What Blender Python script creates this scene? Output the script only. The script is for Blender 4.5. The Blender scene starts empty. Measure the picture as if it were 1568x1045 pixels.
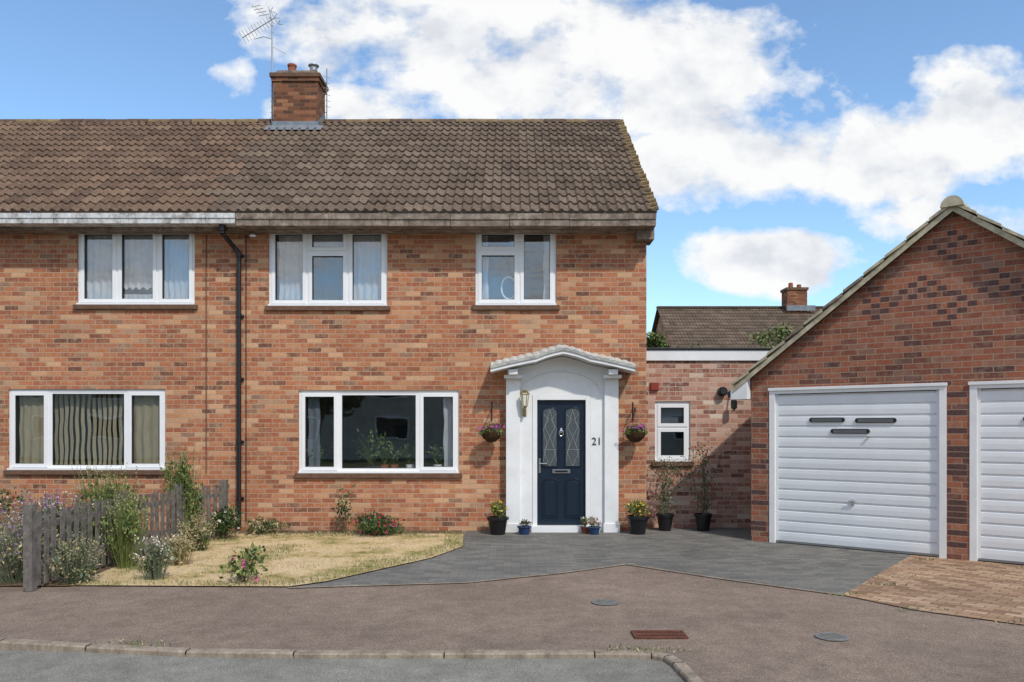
import bpy, math, random
from mathutils import Vector, noise as mnoise
rnd=random.Random(7)
scene=bpy.context.scene
def L(r,g,b):
    f=lambda c:(c/255/12.92) if c/255<=0.04045 else ((c/255+0.055)/1.055)**2.4
    return (f(r),f(g),f(b),1)
# ---------------------------------------------------------------- node helpers
def newmat(name,rough=.7,spec=.3,col=None,metal=0):
    m=bpy.data.materials.new(name); m.use_nodes=True
    b=m.node_tree.nodes['Principled BSDF']
    b.inputs['Roughness'].default_value=rough
    b.inputs['Specular IOR Level'].default_value=spec
    b.inputs['Metallic'].default_value=metal
    if col: b.inputs['Base Color'].default_value=col
    return m,m.node_tree,b
def coord(nt,kind='Object'):
    return nt.nodes.new('ShaderNodeTexCoord').outputs[kind]
def setin(nt,sock,v):
    if isinstance(v,bpy.types.NodeSocket): nt.links.new(v,sock)
    else: sock.default_value=v
def M(nt,op,a,b=0.0,c=None,clamp=False):
    n=nt.nodes.new('ShaderNodeMath'); n.operation=op; n.use_clamp=clamp
    setin(nt,n.inputs[0],a); setin(nt,n.inputs[1],b)
    if c is not None: setin(nt,n.inputs[2],c)
    return n.outputs[0]
def noise(nt,vec,scale,detail=4,rough=.6,out='Fac'):
    n=nt.nodes.new('ShaderNodeTexNoise'); nt.links.new(vec,n.inputs['Vector'])
    n.inputs['Scale'].default_value=scale; n.inputs['Detail'].default_value=detail
    n.inputs['Roughness'].default_value=rough
    return n.outputs[out]
def ramp(nt,fac,stops,interp='LINEAR'):
    n=nt.nodes.new('ShaderNodeValToRGB'); nt.links.new(fac,n.inputs[0])
    cr=n.color_ramp; cr.interpolation=interp
    while len(cr.elements)<len(stops): cr.elements.new(0.5)
    for e,(p,c) in zip(cr.elements,stops):
        e.position=p; e.color=c if len(c)==4 else (*c,1)
    return n.outputs['Color']
def g(v): return (v,v,v,1)
def mix(nt,fac,a,b,blend='MIX'):
    n=nt.nodes.new('ShaderNodeMix'); n.data_type='RGBA'; n.blend_type=blend
    setin(nt,n.inputs[0],fac); setin(nt,n.inputs[6],a); setin(nt,n.inputs[7],b)
    return n.outputs[2]
def bump(nt,b,h,strength=.5,dist=.01):
    n=nt.nodes.new('ShaderNodeBump'); n.inputs['Strength'].default_value=strength
    n.inputs['Distance'].default_value=dist
    nt.links.new(h,n.inputs['Height']); nt.links.new(n.outputs[0],b.inputs['Normal'])
def mapping(nt,vec,scale=(1,1,1),rot=(0,0,0),loc=(0,0,0)):
    n=nt.nodes.new('ShaderNodeMapping'); nt.links.new(vec,n.inputs[0])
    n.inputs['Scale'].default_value=scale; n.inputs['Rotation'].default_value=rot; n.inputs['Location'].default_value=loc
    return n.outputs[0]
def brickmat(name,stops,mortar,bw=.225,rh=.075,ms=.006,rot=0,weather=.35,bumpd=.008,offs=.5,wob=.004,smear=.5):
    m,nt,b=newmat(name,.9,.15)
    uv=coord(nt,'UV')
    nz=noise(nt,uv,14,2,.5,'Color')
    va=nt.nodes.new('ShaderNodeVectorMath'); va.operation='MULTIPLY_ADD'
    nt.links.new(nz,va.inputs[0]); va.inputs[1].default_value=(wob,wob,0); nt.links.new(uv,va.inputs[2])
    v=mapping(nt,va.outputs[0],rot=(0,0,rot))
    br=nt.nodes.new('ShaderNodeTexBrick'); nt.links.new(v,br.inputs['Vector'])
    br.offset=offs
    br.inputs['Color1'].default_value=g(0); br.inputs['Color2'].default_value=g(1); br.inputs['Mortar'].default_value=g(.5)
    br.inputs['Scale'].default_value=1; br.inputs['Mortar Size'].default_value=ms; br.inputs['Mortar Smooth'].default_value=.25
    br.inputs['Brick Width'].default_value=bw; br.inputs['Row Height'].default_value=rh; br.inputs['Bias'].default_value=0
    col=ramp(nt,br.outputs['Color'],stops)
    n1=noise(nt,uv,42,4,.75); col=mix(nt,.7,col,ramp(nt,n1,[(.25,g(.5)),(.5,g(1)),(.75,g(1.35))]),'MULTIPLY')
    n3=noise(nt,uv,11,4,.7); col=mix(nt,ramp(nt,n3,[(.47,g(0)),(.7,g(smear))]),col,mortar)
    col=mix(nt,br.outputs['Fac'],col,mortar)
    n2=noise(nt,uv,.7,5,.6); col=mix(nt,weather,col,ramp(nt,n2,[(.3,g(.62)),(.5,g(1)),(.7,g(1.25))]),'MULTIPLY')
    nt.links.new(col,b.inputs['Base Color'])
    h=M(nt,'SUBTRACT',M(nt,'MULTIPLY',n1,.5),br.outputs['Fac'])
    bump(nt,b,h,.6,bumpd)
    return m
def plain(name,col,rough=.6,spec=.3,var=.2,scale=6,bmp=.15,metal=0,dist=.004):
    m,nt,b=newmat(name,rough,spec,metal=metal)
    o=coord(nt); n=noise(nt,o,scale,4,.65)
    c=mix(nt,1.0,col,ramp(nt,n,[(.3,g(1-var)),(.7,g(1+var*.5))]),'MULTIPLY')
    nt.links.new(c,b.inputs['Base Color'])
    if bmp: bump(nt,b,noise(nt,o,scale*8,3),bmp,dist)
    return m
def leafmat(name,col):
    m,nt,b=newmat(name,.55,.3)
    o=coord(nt); n=noise(nt,o,9,2)
    nt.links.new(mix(nt,1.0,col,ramp(nt,n,[(.3,g(.6)),(.7,g(1.4))]),'MULTIPLY'),b.inputs['Base Color'])
    return m
# ---------------------------------------------------------------- mesh builder
class B:
    def __init__(s): s.v=[];s.f=[];s.m=[];s.mats=[]
    def mi(s,mat):
        if mat not in s.mats: s.mats.append(mat)
        return s.mats.index(mat)
    def poly(s,pts,mat):
        i=len(s.v); s.v+= [tuple(p) for p in pts]; s.f.append(tuple(range(i,i+len(pts)))); s.m.append(s.mi(mat))
    def box(s,x0,x1,y0,y1,z0,z1,mat):
        i=len(s.v)
        s.v+=[(x0,y0,z0),(x1,y0,z0),(x1,y1,z0),(x0,y1,z0),(x0,y0,z1),(x1,y0,z1),(x1,y1,z1),(x0,y1,z1)]
        for f in [(0,3,2,1),(4,5,6,7),(0,1,5,4),(1,2,6,5),(2,3,7,6),(3,0,4,7)]:
            s.f.append(tuple(i+k for k in f)); s.m.append(s.mi(mat))
    def prism(s,prof,y0,y1,mat):
        n=len(prof); i=len(s.v)
        s.v+=[(x,y0,z) for x,z in prof]+[(x,y1,z) for x,z in prof]; k=s.mi(mat)
        s.f.append(tuple(i+j for j in range(n))); s.m.append(k)
        s.f.append(tuple(i+n+j for j in reversed(range(n)))); s.m.append(k)
        for j in range(n):
            a=(j+1)%n; s.f.append((i+a,i+j,i+n+j,i+n+a)); s.m.append(k)
    def tube(s,p0,p1,r,mat,n=8,r1=None,cap=True):
        p0=Vector(p0);p1=Vector(p1); d=(p1-p0)
        if d.length<1e-6: return
        d.normalize(); a=d.orthogonal().normalized(); c=d.cross(a); r1=r if r1 is None else r1
        i=len(s.v); k=s.mi(mat)
        for p,rr in((p0,r),(p1,r1)):
            for j in range(n):
                t=2*math.pi*j/n; s.v.append(tuple(p+(a*math.cos(t)+c*math.sin(t))*rr))
        for j in range(n):
            b=(j+1)%n; s.f.append((i+j,i+b,i+n+b,i+n+j)); s.m.append(k)
        if cap:
            s.f.append(tuple(i+n+j for j in range(n))); s.m.append(k)
            s.f.append(tuple(i+j for j in reversed(range(n)))); s.m.append(k)
    def path(s,pts,r,mat,n=8):
        for a,b in zip(pts[:-1],pts[1:]): s.tube(a,b,r,mat,n)
    def lathe(s,c,prof,mat,n=20):
        i=len(s.v);k=s.mi(mat)
        for r,z in prof:
            for j in range(n):
                t=2*math.pi*j/n; s.v.append((c[0]+r*math.cos(t),c[1]+r*math.sin(t),c[2]+z))
        for q in range(len(prof)-1):
            for j in range(n):
                b=(j+1)%n; s.f.append((i+q*n+j,i+q*n+b,i+q*n+n+b,i+q*n+n+j)); s.m.append(k)
    def wall(s,x0,x1,z0,z1,y,holes,mat,reveal=.11):
        xs=sorted(set([x0,x1]+[h[0] for h in holes]+[h[1] for h in holes]))
        zs=sorted(set([z0,z1]+[h[2] for h in holes]+[h[3] for h in holes]))
        for a,b in zip(xs[:-1],xs[1:]):
            for c,d in zip(zs[:-1],zs[1:]):
                mx,mz=(a+b)/2,(c+d)/2
                if any(h[0]<mx<h[1] and h[2]<mz<h[3] for h in holes): continue
                s.poly([(a,y,c),(b,y,c),(b,y,d),(a,y,d)],mat)
        for h in holes:
            a,b,c,d=h[:4]; Y=y+reveal
            s.poly([(a,y,c),(a,Y,c),(a,Y,d),(a,y,d)],mat)
            s.poly([(b,y,c),(b,y,d),(b,Y,d),(b,Y,c)],mat)
            s.poly([(a,y,d),(a,Y,d),(b,Y,d),(b,y,d)],mat)
            s.poly([(a,y,c),(b,y,c),(b,Y,c),(a,Y,c)],mat)
    def build(s,name,parent=None,bevel=0,smooth=False,uv=True,loc=None):
        me=bpy.data.meshes.new(name); me.from_pydata(s.v,[],s.f)
        for m in s.mats: me.materials.append(m)
        me.polygons.foreach_set('material_index',s.m)
        if smooth: me.polygons.foreach_set('use_smooth',[True]*len(s.f))
        me.update()
        if uv:
            ul=me.uv_layers.new(name='UVMap').data
            for p in me.polygons:
                n=p.normal; ax=max(range(3),key=lambda k:abs(n[k]))
                for li in p.loop_indices:
                    co=me.vertices[me.loops[li].vertex_index].co
                    ul[li].uv=(co.y+.11,co.z) if ax==0 else ((co.x,co.z) if ax==1 else (co.x,co.y))
        o=bpy.data.objects.new(name,me); scene.collection.objects.link(o)
        if parent: o.parent=parent
        if loc: o.location=loc
        if bevel:
            bm=o.modifiers.new('bev','BEVEL'); bm.width=bevel; bm.segments=2; bm.limit_method='ANGLE'
        return o
def empty(name,loc=(0,0,0),rz=0):
    e=bpy.data.objects.new(name,None); scene.collection.objects.link(e); e.location=loc; e.rotation_euler=(0,0,rz)
    e.empty_display_size=.3; return e
# ---------------------------------------------------------------- materials
house_stops=[(0,L(112,76,62)),(.1,L(146,92,68)),(.28,L(168,102,72)),(.45,L(178,114,80)),(.6,L(156,92,68)),(.76,L(186,130,94)),(.9,L(202,158,122)),(1,L(134,100,82))]
BRICK=brickmat('brick_facade',house_stops,L(180,156,130),smear=.6)
BRICK_EXT=brickmat('brick_extension',[(0,L(116,76,68)),(.25,L(156,104,86)),(.5,L(176,126,106)),(.7,L(202,166,148)),(.85,L(146,92,76)),(1,L(214,194,172))],L(190,174,154),smear=.6)
BRICK_GAR=brickmat('brick_garage',[(0,L(92,66,62)),(.15,L(126,78,64)),(.45,L(150,90,68)),(.7,L(162,102,78)),(.88,L(144,104,88)),(1,L(112,80,72))],L(160,138,118))
BRICK_CHIM=brickmat('brick_chimney',[(0,L(88,60,48)),(.4,L(122,76,56)),(.8,L(142,90,66)),(1,L(162,114,82))],L(116,98,80))
RENDERW=plain('cream_render',L(196,190,176),.9,.1,.2,2,.2)
SOLDIER=plain('clay_tile_sill',L(110,84,68),.85,.2,.35,12,.3)
WHITE=plain('white_upvc',(.8,.8,.8,1),.35,.45,.04,3,0)
WHITEP=plain('white_paint',(.78,.78,.77,1),.5,.35,.1,2.5,.08)
DOORBLUE=plain('navy_door_paint',L(20,36,52),.32,.5,.1,4,.03)
NAVYD=plain('navy_moulding',L(15,28,42),.3,.5,.1,4,.03)
BLACKP=plain('black_plastic',L(30,30,32),.4,.45,.2,5,0)
CHROME,_,_=newmat('chrome',.2,.5,g(.7),1)
BRASS,_,_=newmat('aged_brass',.3,.5,L(190,175,130),1)
METAL,_,_=newmat('aerial_metal',.45,.5,g(.32),.8)
LEAD=plain('lead_flashing',L(120,127,135),.6,.4,.3,8,.2)
TERRA=plain('terracotta',L(150,88,68),.8,.2,.3,10,.2)
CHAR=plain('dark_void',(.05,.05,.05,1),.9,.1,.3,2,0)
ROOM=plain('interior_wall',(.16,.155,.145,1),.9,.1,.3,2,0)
CREAM=plain('cream_verge',L(186,176,150),.8,.2,.4,7,.3)
VERGE=plain('lichened_mortar',L(132,112,84),.9,.1,.5,9,.5)
WOOD=plain('weathered_wood',L(118,112,106),.9,.1,.5,14,.5)
COIR=plain('coir',L(84,62,42),.95,.1,.5,60,.8,dist=.01)
SOIL=plain('soil',L(126,106,84),.95,.1,.55,10,.8,dist=.03)
def curtmat(name,c):
    m,nt,b=newmat(name,.9,.1,c); o=nt.nodes['Material Output']; t=nt.nodes.new('ShaderNodeBsdfTranslucent'); t.inputs[0].default_value=c
    ms=nt.nodes.new('ShaderNodeMixShader'); ms.inputs[0].default_value=.3
    nt.links.new(mix(nt,1,c,ramp(nt,noise(nt,mapping(nt,coord(nt),(6,1,1)),5,3),[(.3,g(.8)),(.7,g(1.05))]),'MULTIPLY'),b.inputs['Base Color'])
    nt.links.new(b.outputs[0],ms.inputs[1]); nt.links.new(t.outputs[0],ms.inputs[2]); nt.links.new(ms.outputs[0],o.inputs[0]); return m
CURT_W=curtmat('net_curtain',(.66,.68,.72,1))
CURT_B=curtmat('beige_curtain',L(190,178,148))
CURT_G=curtmat('grey_curtain',L(130,138,148))
def concrete(name,a,b_,c):
    m,nt,b=newmat(name,.9,.15); o=coord(nt)
    n=noise(nt,o,5,6,.75); n2=noise(nt,mapping(nt,o,(1,1,.3)),22,4,.7)
    col=ramp(nt,n,[(.3,a),(.5,b_),(.68,c)])
    col=mix(nt,.6,col,ramp(nt,n2,[(.35,g(.6)),(.6,g(1.1))]),'MULTIPLY')
    nt.links.new(col,b.inputs['Base Color']); bump(nt,b,n2,.5,.006); return m
CONC=concrete('concrete_gutter',L(88,78,70),L(132,118,106),L(170,158,144))
CONCW=concrete('painted_concrete_gutter',L(110,100,92),L(200,200,198),L(218,218,218))
KERB=concrete('kerb_stone',L(112,100,86),L(150,136,120),L(172,158,140))
# glass (thin pane: symmetric reflectance so light enters the room normally)
def glassmat(name,tint=(.95,.97,.97,1)):
    m=bpy.data.materials.new(name); m.use_nodes=True; nt=m.node_tree; nt.nodes.clear()
    o=nt.nodes.new('ShaderNodeOutputMaterial'); mx=nt.nodes.new('ShaderNodeMixShader')
    t=nt.nodes.new('ShaderNodeBsdfTransparent'); t.inputs[0].default_value=tint
    gl=nt.nodes.new('ShaderNodeBsdfGlossy'); gl.inputs['Roughness'].default_value=.01; gl.inputs['Color'].default_value=g(.95)
    lw=nt.nodes.new('ShaderNodeLayerWeight'); lw.inputs[0].default_value=.5
    oc=coord(nt); bp=nt.nodes.new('ShaderNodeBump'); bp.inputs['Strength'].default_value=.08; bp.inputs['Distance'].default_value=.02
    nt.links.new(noise(nt,oc,1.8,1),bp.inputs['Height']); nt.links.new(bp.outputs[0],gl.inputs['Normal'])
    f=M(nt,'MULTIPLY_ADD',M(nt,'POWER',lw.outputs['Facing'],4.0),.75,.19,True)
    nt.links.new(f,mx.inputs[0]); nt.links.new(t.outputs[0],mx.inputs[1]); nt.links.new(gl.outputs[0],mx.inputs[2])
    nt.links.new(mx.outputs[0],o.inputs[0]); return m
GLASS=glassmat('window_glass')
def tilemat(name,stops,mossy=.5):
    m,nt,b=newmat(name,.9,.12)
    at=nt.nodes.new('ShaderNodeAttribute'); at.attribute_name='tint'
    col=ramp(nt,at.outputs['Fac'],stops)
    o=coord(nt)
    n=noise(nt,o,30,5,.8); col=mix(nt,.85,col,ramp(nt,n,[(.3,g(.45)),(.5,g(.95)),(.72,g(1.6))]),'MULTIPLY')
    n2=noise(nt,o,.8,5,.7); col=mix(nt,.6,col,ramp(nt,n2,[(.3,g(.7)),(.65,g(1.2))]),'MULTIPLY')
    n3=noise(nt,o,17,6,.8); col=mix(nt,ramp(nt,n3,[(.55,g(0)),(.65,g(mossy))]),col,L(158,150,126))
    n4=noise(nt,mapping(nt,o,loc=(5,3,1)),26,4,.8); col=mix(nt,ramp(nt,n4,[(.62,g(0)),(.7,g(mossy))]),col,L(160,120,72))
    nt.links.new(col,b.inputs['Base Color']); bump(nt,b,n,.5,.008); return m
TILE=tilemat('roof_tiles_brown',[(0,L(92,78,67)),(.5,L(108,92,79)),(1,L(124,107,92))])
TILE_L=tilemat('roof_tiles_red',[(0,L(94,76,65)),(.5,L(112,90,75)),(1,L(128,105,87))],.5)
def asphalt(name,c1,c2):
    m,nt,b=newmat(name,.92,.15); o=coord(nt)
    n=noise(nt,o,120,3,.8); n2=noise(nt,o,.7,6,.65); n3=noise(nt,o,5,5,.7)
    col=mix(nt,ramp(nt,n2,[(.35,g(0)),(.65,g(1))]),c1,c2)
    col=mix(nt,1,col,ramp(nt,n,[(.3,g(.4)),(.5,g(.95)),(.68,g(1.9))]),'MULTIPLY')
    col=mix(nt,.9,col,ramp(nt,n3,[(.3,g(.78)),(.7,g(1.18))]),'MULTIPLY')
    n5=noise(nt,mapping(nt,o,loc=(3,8,0)),1.6,6,.8); col=mix(nt,ramp(nt,n5,[(.58,g(0)),(.66,g(.3))]),col,L(92,84,76))
    nt.links.new(col,b.inputs['Base Color']); bump(nt,b,n,.8,.008); return m
PAVE=asphalt('reddish_asphalt',L(126,110,98),L(144,127,112))
ROAD=asphalt('road_asphalt',L(126,122,113),L(142,138,128))
BLOCKS=brickmat('grey_block_paving',[(0,L(102,100,96)),(.5,L(114,112,107)),(1,L(126,122,115))],L(88,86,78),.2,.1,.003,.0,.5,.003,smear=.2)
BUFF=brickmat('buff_block_paving',[(0,L(136,106,88)),(.5,L(168,136,110)),(1,L(184,156,130))],L(108,94,70),.2,.1,.006,math.radians(45),.6,.005)
def lawnmat():
    m,nt,b=newmat('patchy_lawn',.95,.1); o=coord(nt)
    n=noise(nt,o,1.4,6,.75); n2=noise(nt,o,45,4,.8)
    col=ramp(nt,n,[(.32,L(110,118,62)),(.41,L(168,152,98)),(.47,L(206,180,134)),(.58,L(224,198,158)),(.75,L(204,170,130))])
    col=mix(nt,1,col,ramp(nt,n2,[(.3,g(.6)),(.6,g(1.1))]),'MULTIPLY')
    nt.links.new(col,b.inputs['Base Color']); bump(nt,b,n2,.8,.02); return m
LAWN=lawnmat()
GREEN_G=plain('distant_ground',L(86,92,60),.95,.1,.4,.6,.3)
# ---------------------------------------------------------------- facade scale (metres on the front wall)
YH=12.71
X=lambda p:(p-784)/96.0
Z=lambda p:1.65+(655-p)/96.0
# ---------------------------------------------------------------- house
house=empty('brick_house',(0,0,0))
XL,XR=-10.95,X(990)
wins=[
 (X(118),X(298),Z(467),Z(349),[X(178),X(240)],{}, 'net'),
 (X(411),X(593),Z(469),Z(349),[X(470),X(532)],{1:Z(385)}, 'side'),
 (X(728),X(852),Z(468),Z(349),[X(795)],{0:Z(384)}, 'half'),
 (X(12),X(253),Z(720),Z(596),[X(73),X(193)],{}, 'beige'),
 (X(457),X(703),Z(725),Z(598),[X(518),X(641)],{}, 'lounge'),
 (X(-340),X(-160),Z(467),Z(349),[X(-280),X(-220)],{}, 'net'),
 (X(-340),X(-160),Z(720),Z(596),[X(-280),X(-220)],{}, 'beige'),
]
door_hole=(X(815),X(903),0,Z(606))
ZT=4.86
wb=B()
wb.wall(XL,XR,-.1,ZT,YH,[w[:4] for w in wins]+[door_hole],BRICK)
YB=20.1
wb.poly([(XR,YH,-.1),(XR,YB,-.1),(XR,YB,ZT),(XR,YH,ZT)],BRICK)
wb.poly([(XR,YH,ZT),(XR,YB,ZT),(XR,(YH+YB)/2,7.72)],BRICK)
wb.poly([(XL,YH,-.1),(XL,YH,ZT),(XL,YB,ZT),(XL,YB,-.1)],BRICK)
wb.poly([(XL,YH,ZT),(XL,(YH+YB)/2,7.72),(XL,YB,ZT)],BRICK)
wb.poly([(XR,YB,-.1),(XL,YB,-.1),(XL,YB,ZT),(XR,YB,ZT)],BRICK)
wb.build('walls',house)
def window(par,x0,x1,z0,z1,yw,cols,trans,style,room=True):
    b=B(); fw=.05; y0,y1=yw+.03,yw+.105
    b.box(x0+.002,x0+fw,y0,y1,z0+.002,z1-.002,WHITE); b.box(x1-fw,x1-.002,y0,y1,z0+.002,z1-.002,WHITE)
    b.box(x0+fw,x1-fw,y0,y1,z0+.002,z0+fw,WHITE); b.box(x0+fw,x1-fw,y0,y1,z1-fw,z1-.002,WHITE)
    xs=[x0+fw/2]+cols+[x1-fw/2]
    for c in cols: b.box(c-.028,c+.028,y0+.001,y1-.001,z0+fw,z1-fw,WHITE)
    panes=[]
    for i,(a,c) in enumerate(zip(xs[:-1],xs[1:])):
        a2,c2=a+.02,c-.02
        if i in trans:
            b.box(a2+.008,c2-.008,y0+.002,y1-.002,trans[i]-.025,trans[i]+.025,WHITE)
            panes+=[(a2,c2,z0+.045,trans[i]-.015),(a2,c2,trans[i]+.015,z1-.045)]
        else: panes.append((a2,c2,z0+.045,z1-.045))
    for n,(a,c,d,e) in enumerate(panes):
        big=(c-a)>.9
        sw=.03 if big else .055; ys=y0+.004 if big else y0-.012
        b.box(a,a+sw,ys,y1-.01,d,e,WHITE); b.box(c-sw,c,ys,y1-.01,d,e,WHITE)
        b.box(a+sw,c-sw,ys,y1-.01,d,d+sw,WHITE); b.box(a+sw,c-sw,ys,y1-.01,e-sw,e,WHITE)
        # black rubber gasket inside the sash
        t=.006; q0=ys+.01
        b.box(a+sw+.0005,a+sw+t,q0,y1-.02,d+sw,e-sw,BLACKP); b.box(c-sw-t,c-sw-.0005,q0,y1-.02,d+sw,e-sw,BLACKP)
        b.box(a+sw+t,c-sw-t,q0,y1-.02,d+sw+.0005,d+sw+t,BLACKP); b.box(a+sw+t,c-sw-t,q0,y1-.02,e-sw-t,e-sw-.0005,BLACKP)
    b.box(x0-.0,x1+.0,yw-.03,y0-.002,z0+.002,z0+.03,WHITE)
    b.build('window_frame',par)
    gb=B()
    for (a,c,d,e) in panes:
        j=rnd.uniform(-.004,.004)
        gb.poly([(a+.02,y0+.035-j,d+.02),(c-.02,y0+.035+j,d+.02),(c-.02,y0+.035+j,e-.02),(a+.02,y0+.035-j,e-.02)],GLASS)
    gb.build('window_glass',par)
    s=B(); s.box(x0-.05,x1+.05,yw-.05,yw+.03,z0-.075,z0-.002,SOLDIER); s.build('window_sill',par,bevel=.006)
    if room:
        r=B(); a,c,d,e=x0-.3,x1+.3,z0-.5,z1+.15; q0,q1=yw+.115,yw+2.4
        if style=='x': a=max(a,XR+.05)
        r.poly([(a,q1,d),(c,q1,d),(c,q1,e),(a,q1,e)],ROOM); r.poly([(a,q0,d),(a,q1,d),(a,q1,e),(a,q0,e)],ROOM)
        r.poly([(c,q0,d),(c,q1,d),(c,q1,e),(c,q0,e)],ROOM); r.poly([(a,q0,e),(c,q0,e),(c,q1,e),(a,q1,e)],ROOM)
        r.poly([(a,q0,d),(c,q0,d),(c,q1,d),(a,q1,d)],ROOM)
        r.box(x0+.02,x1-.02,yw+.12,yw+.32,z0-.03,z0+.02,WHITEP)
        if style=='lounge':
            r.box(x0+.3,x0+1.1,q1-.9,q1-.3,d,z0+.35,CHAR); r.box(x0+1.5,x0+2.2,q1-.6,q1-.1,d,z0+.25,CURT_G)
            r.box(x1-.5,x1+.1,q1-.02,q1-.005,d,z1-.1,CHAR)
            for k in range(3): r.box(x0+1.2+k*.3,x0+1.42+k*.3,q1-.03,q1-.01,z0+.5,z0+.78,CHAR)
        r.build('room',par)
def curtain(par,x0,x1,z0,z1,y,mat,amp=.02,wl=.09,edge=0):
    b=B(); n=max(6,int((x1-x0)/wl*8)); k=b.mi(mat); nz=8
    for j in range(nz+1):
        z=z1+(z0-z1)*j/nz
        for i in range(n+1):
            x=x0+(x1-x0)*i/n
            ph=2*math.pi*x/wl+1.3*math.sin(x*7)
            zz=z+(edge*abs(math.sin(ph*.5)) if j==nz else 0)
            b.v.append((x+.01*math.sin(j*1.7+x*9),y+amp*(.5+.5*j/nz)*math.sin(ph),zz))
    for j in range(nz):
        for i in range(n):
            a=j*(n+1)+i; b.f.append((a,a+1,a+n+2,a+n+1)); b.m.append(k)
    b.build('curtain',par,smooth=True)
for w in wins:
    x0,x1,z0,z1,cols,tr,st=w
    window(house,x0,x1,z0,z1,YH,cols,tr,st)
    yc=YH+.145
    if st=='net':
        curtain(house,x0,x0+.64,z0+.05,z1,yc,CURT_W,.014,.1)
        curtain(house,x0+.62,x1-.55,z0+.26,z1,yc+.02,CURT_W,.012,.12,.05)
        curtain(house,x0+.6,x1-.5,z0+.03,z0+.2,yc+.05,CURT_W,.012,.08,.05)
        curtain(house,x1-.57,x1,z0+.05,z1,yc,CURT_W,.014,.1)
    if st=='side':
        curtain(house,x0+.13,x0+.52,z0+.0,z1,yc,CURT_W,.014,.11)
        curtain(house,x1-.6,x1-.1,z0+.0,z1,yc,CURT_W,.014,.11)
        curtain(house,x0+.5,x1-.58,z1-.30,z1,yc+.03,CURT_W,.004,.3)
        curtain(house,x0+.55,x1-.55,z0,z1,yc+.3,CURT_G,.03,.16)
    if st=='half':
        curtain(house,x0,x0+.2,z0,z1,yc,CURT_W,.014,.1)
        curtain(house,x0+.15,x0+.66,z0,z1,yc+.2,CURT_G,.02,.15)
        curtain(house,x1-.2,x1,z0,z1,yc,CURT_W,.014,.1)
    if st=='beige':
        curtain(house,x0+.1,x0+.55,z0,z1,yc,CURT_B,.018,.12)
        curtain(house,x1-.58,x1-.12,z0,z1,yc,CURT_B,.018,.12)
        xx=x0+.62
        while xx<x1-.62:
            curtain(house,xx,xx+.055,z0,z1,yc+.06+.02*math.sin(xx*9),CURT_B,.006,.15); xx+=.088
    if st=='lounge':
        curtain(house,x0+.12,x0+.3,z0,z1,yc+.02,CURT_G,.018,.12)
        curtain(house,x1-.26,x1-.12,z0,z1,yc+.02,CURT_W,.018,.12)
b=B(); cx,cz=X(779),Z(438)
n=20
for k in range(n):
    t0=2*math.pi*k/n;t1=2*math.pi*(k+1)/n
    b.tube((cx+.12*math.cos(t0),YH+.19,cz+.18*math.sin(t0)),(cx+.12*math.cos(t1),YH+.19,cz+.18*math.sin(t1)),.014,WHITE,6)
b.box(cx-.08,cx+.08,YH+.15,YH+.25,cz-.27,cz-.2,WHITE)
b.build('vanity_mirror',house)
# --- roof
YE,ZE,YR,ZR=12.30,4.97,16.4,7.94
def roof_slope(x0,x1,ye,ze,yr,zr,mat_fn,name,par,gauge=.34,roll=.15,seg=6,hump=.038,seed=1):
    r=random.Random(seed)
    Ls=math.hypot(yr-ye,zr-ze); rows=round(Ls/gauge); gg=Ls/rows
    d=Vector((0,yr-ye,zr-ze)).normalized(); nrm=Vector((0,-d.z,d.y)) if yr>ye else Vector((0,d.z,-d.y)) 
    if nrm.z<0: nrm=-nrm
    nt_=round((x1-x0)/(roll*2)); tw=(x1-x0)/nt_
    v=[];f=[];mi=[];tint=[]
    mats=[];
    def prof(u):
        return hump*math.sin(math.pi*min(1,u/.55))**.8 if u<.55 else -.004*math.sin(math.pi*(u-.55)/.45)
    for rr in range(rows):
        for t in range(nt_):
            xa=x0+t*tw
            tn=min(1,max(0,r.gauss(.5,.22))); m=mat_fn(xa,rr/rows,r)
            if m not in mats: mats.append(m)
            mk=mats.index(m); lift=r.uniform(-.004,.006); slide=r.uniform(-.008,.008)
            i0=len(v); ns=seg*2
            for s in range(ns+1):
                u=(s/seg)%1 if s<ns else 0
                x=xa+tw*s/ns; h=prof(u)
                base=Vector((x,ye,ze))
                p1=base+d*(rr*gg+slide-.01)+nrm*(.034+lift+h)
                p0=base+d*(rr*gg+slide-.01)+nrm*(-.005)
                p2=base+d*((rr+1)*gg+.01)+nrm*(.004+h)
                v+= [tuple(p0),tuple(p1),tuple(p2)]
            for s in range(ns):
                a=i0+s*3
                f.append((a,a+3,a+4,a+1)); f.append((a+1,a+4,a+5,a+2)); mi+=[mk,mk]; tint+=[tn*.6,tn]
    me=bpy.data.meshes.new(name); me.from_pydata(v,[],f)
    for m in mats: me.materials.append(m)
    me.polygons.foreach_set('material_index',mi)
    at=me.attributes.new('tint','FLOAT','FACE'); at.data.foreach_set('value',tint)
    me.update(); o=bpy.data.objects.new(name,me); scene.collection.objects.link(o); o.parent=par
    return o
XV=2.23
def mf(x,v,r):
    return TILE_L if x< -5.05+r.uniform(-.3,.3) else TILE
roof_slope(-11.05,XV,YE,ZE,YR,ZR,mf,'roof_tiles_front',house)
roof_slope(-11.05,XV,20.5,ZE,YR,ZR,mf,'roof_tiles_back',house,seg=3)
rb=B()
x=-11.05; 
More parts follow.
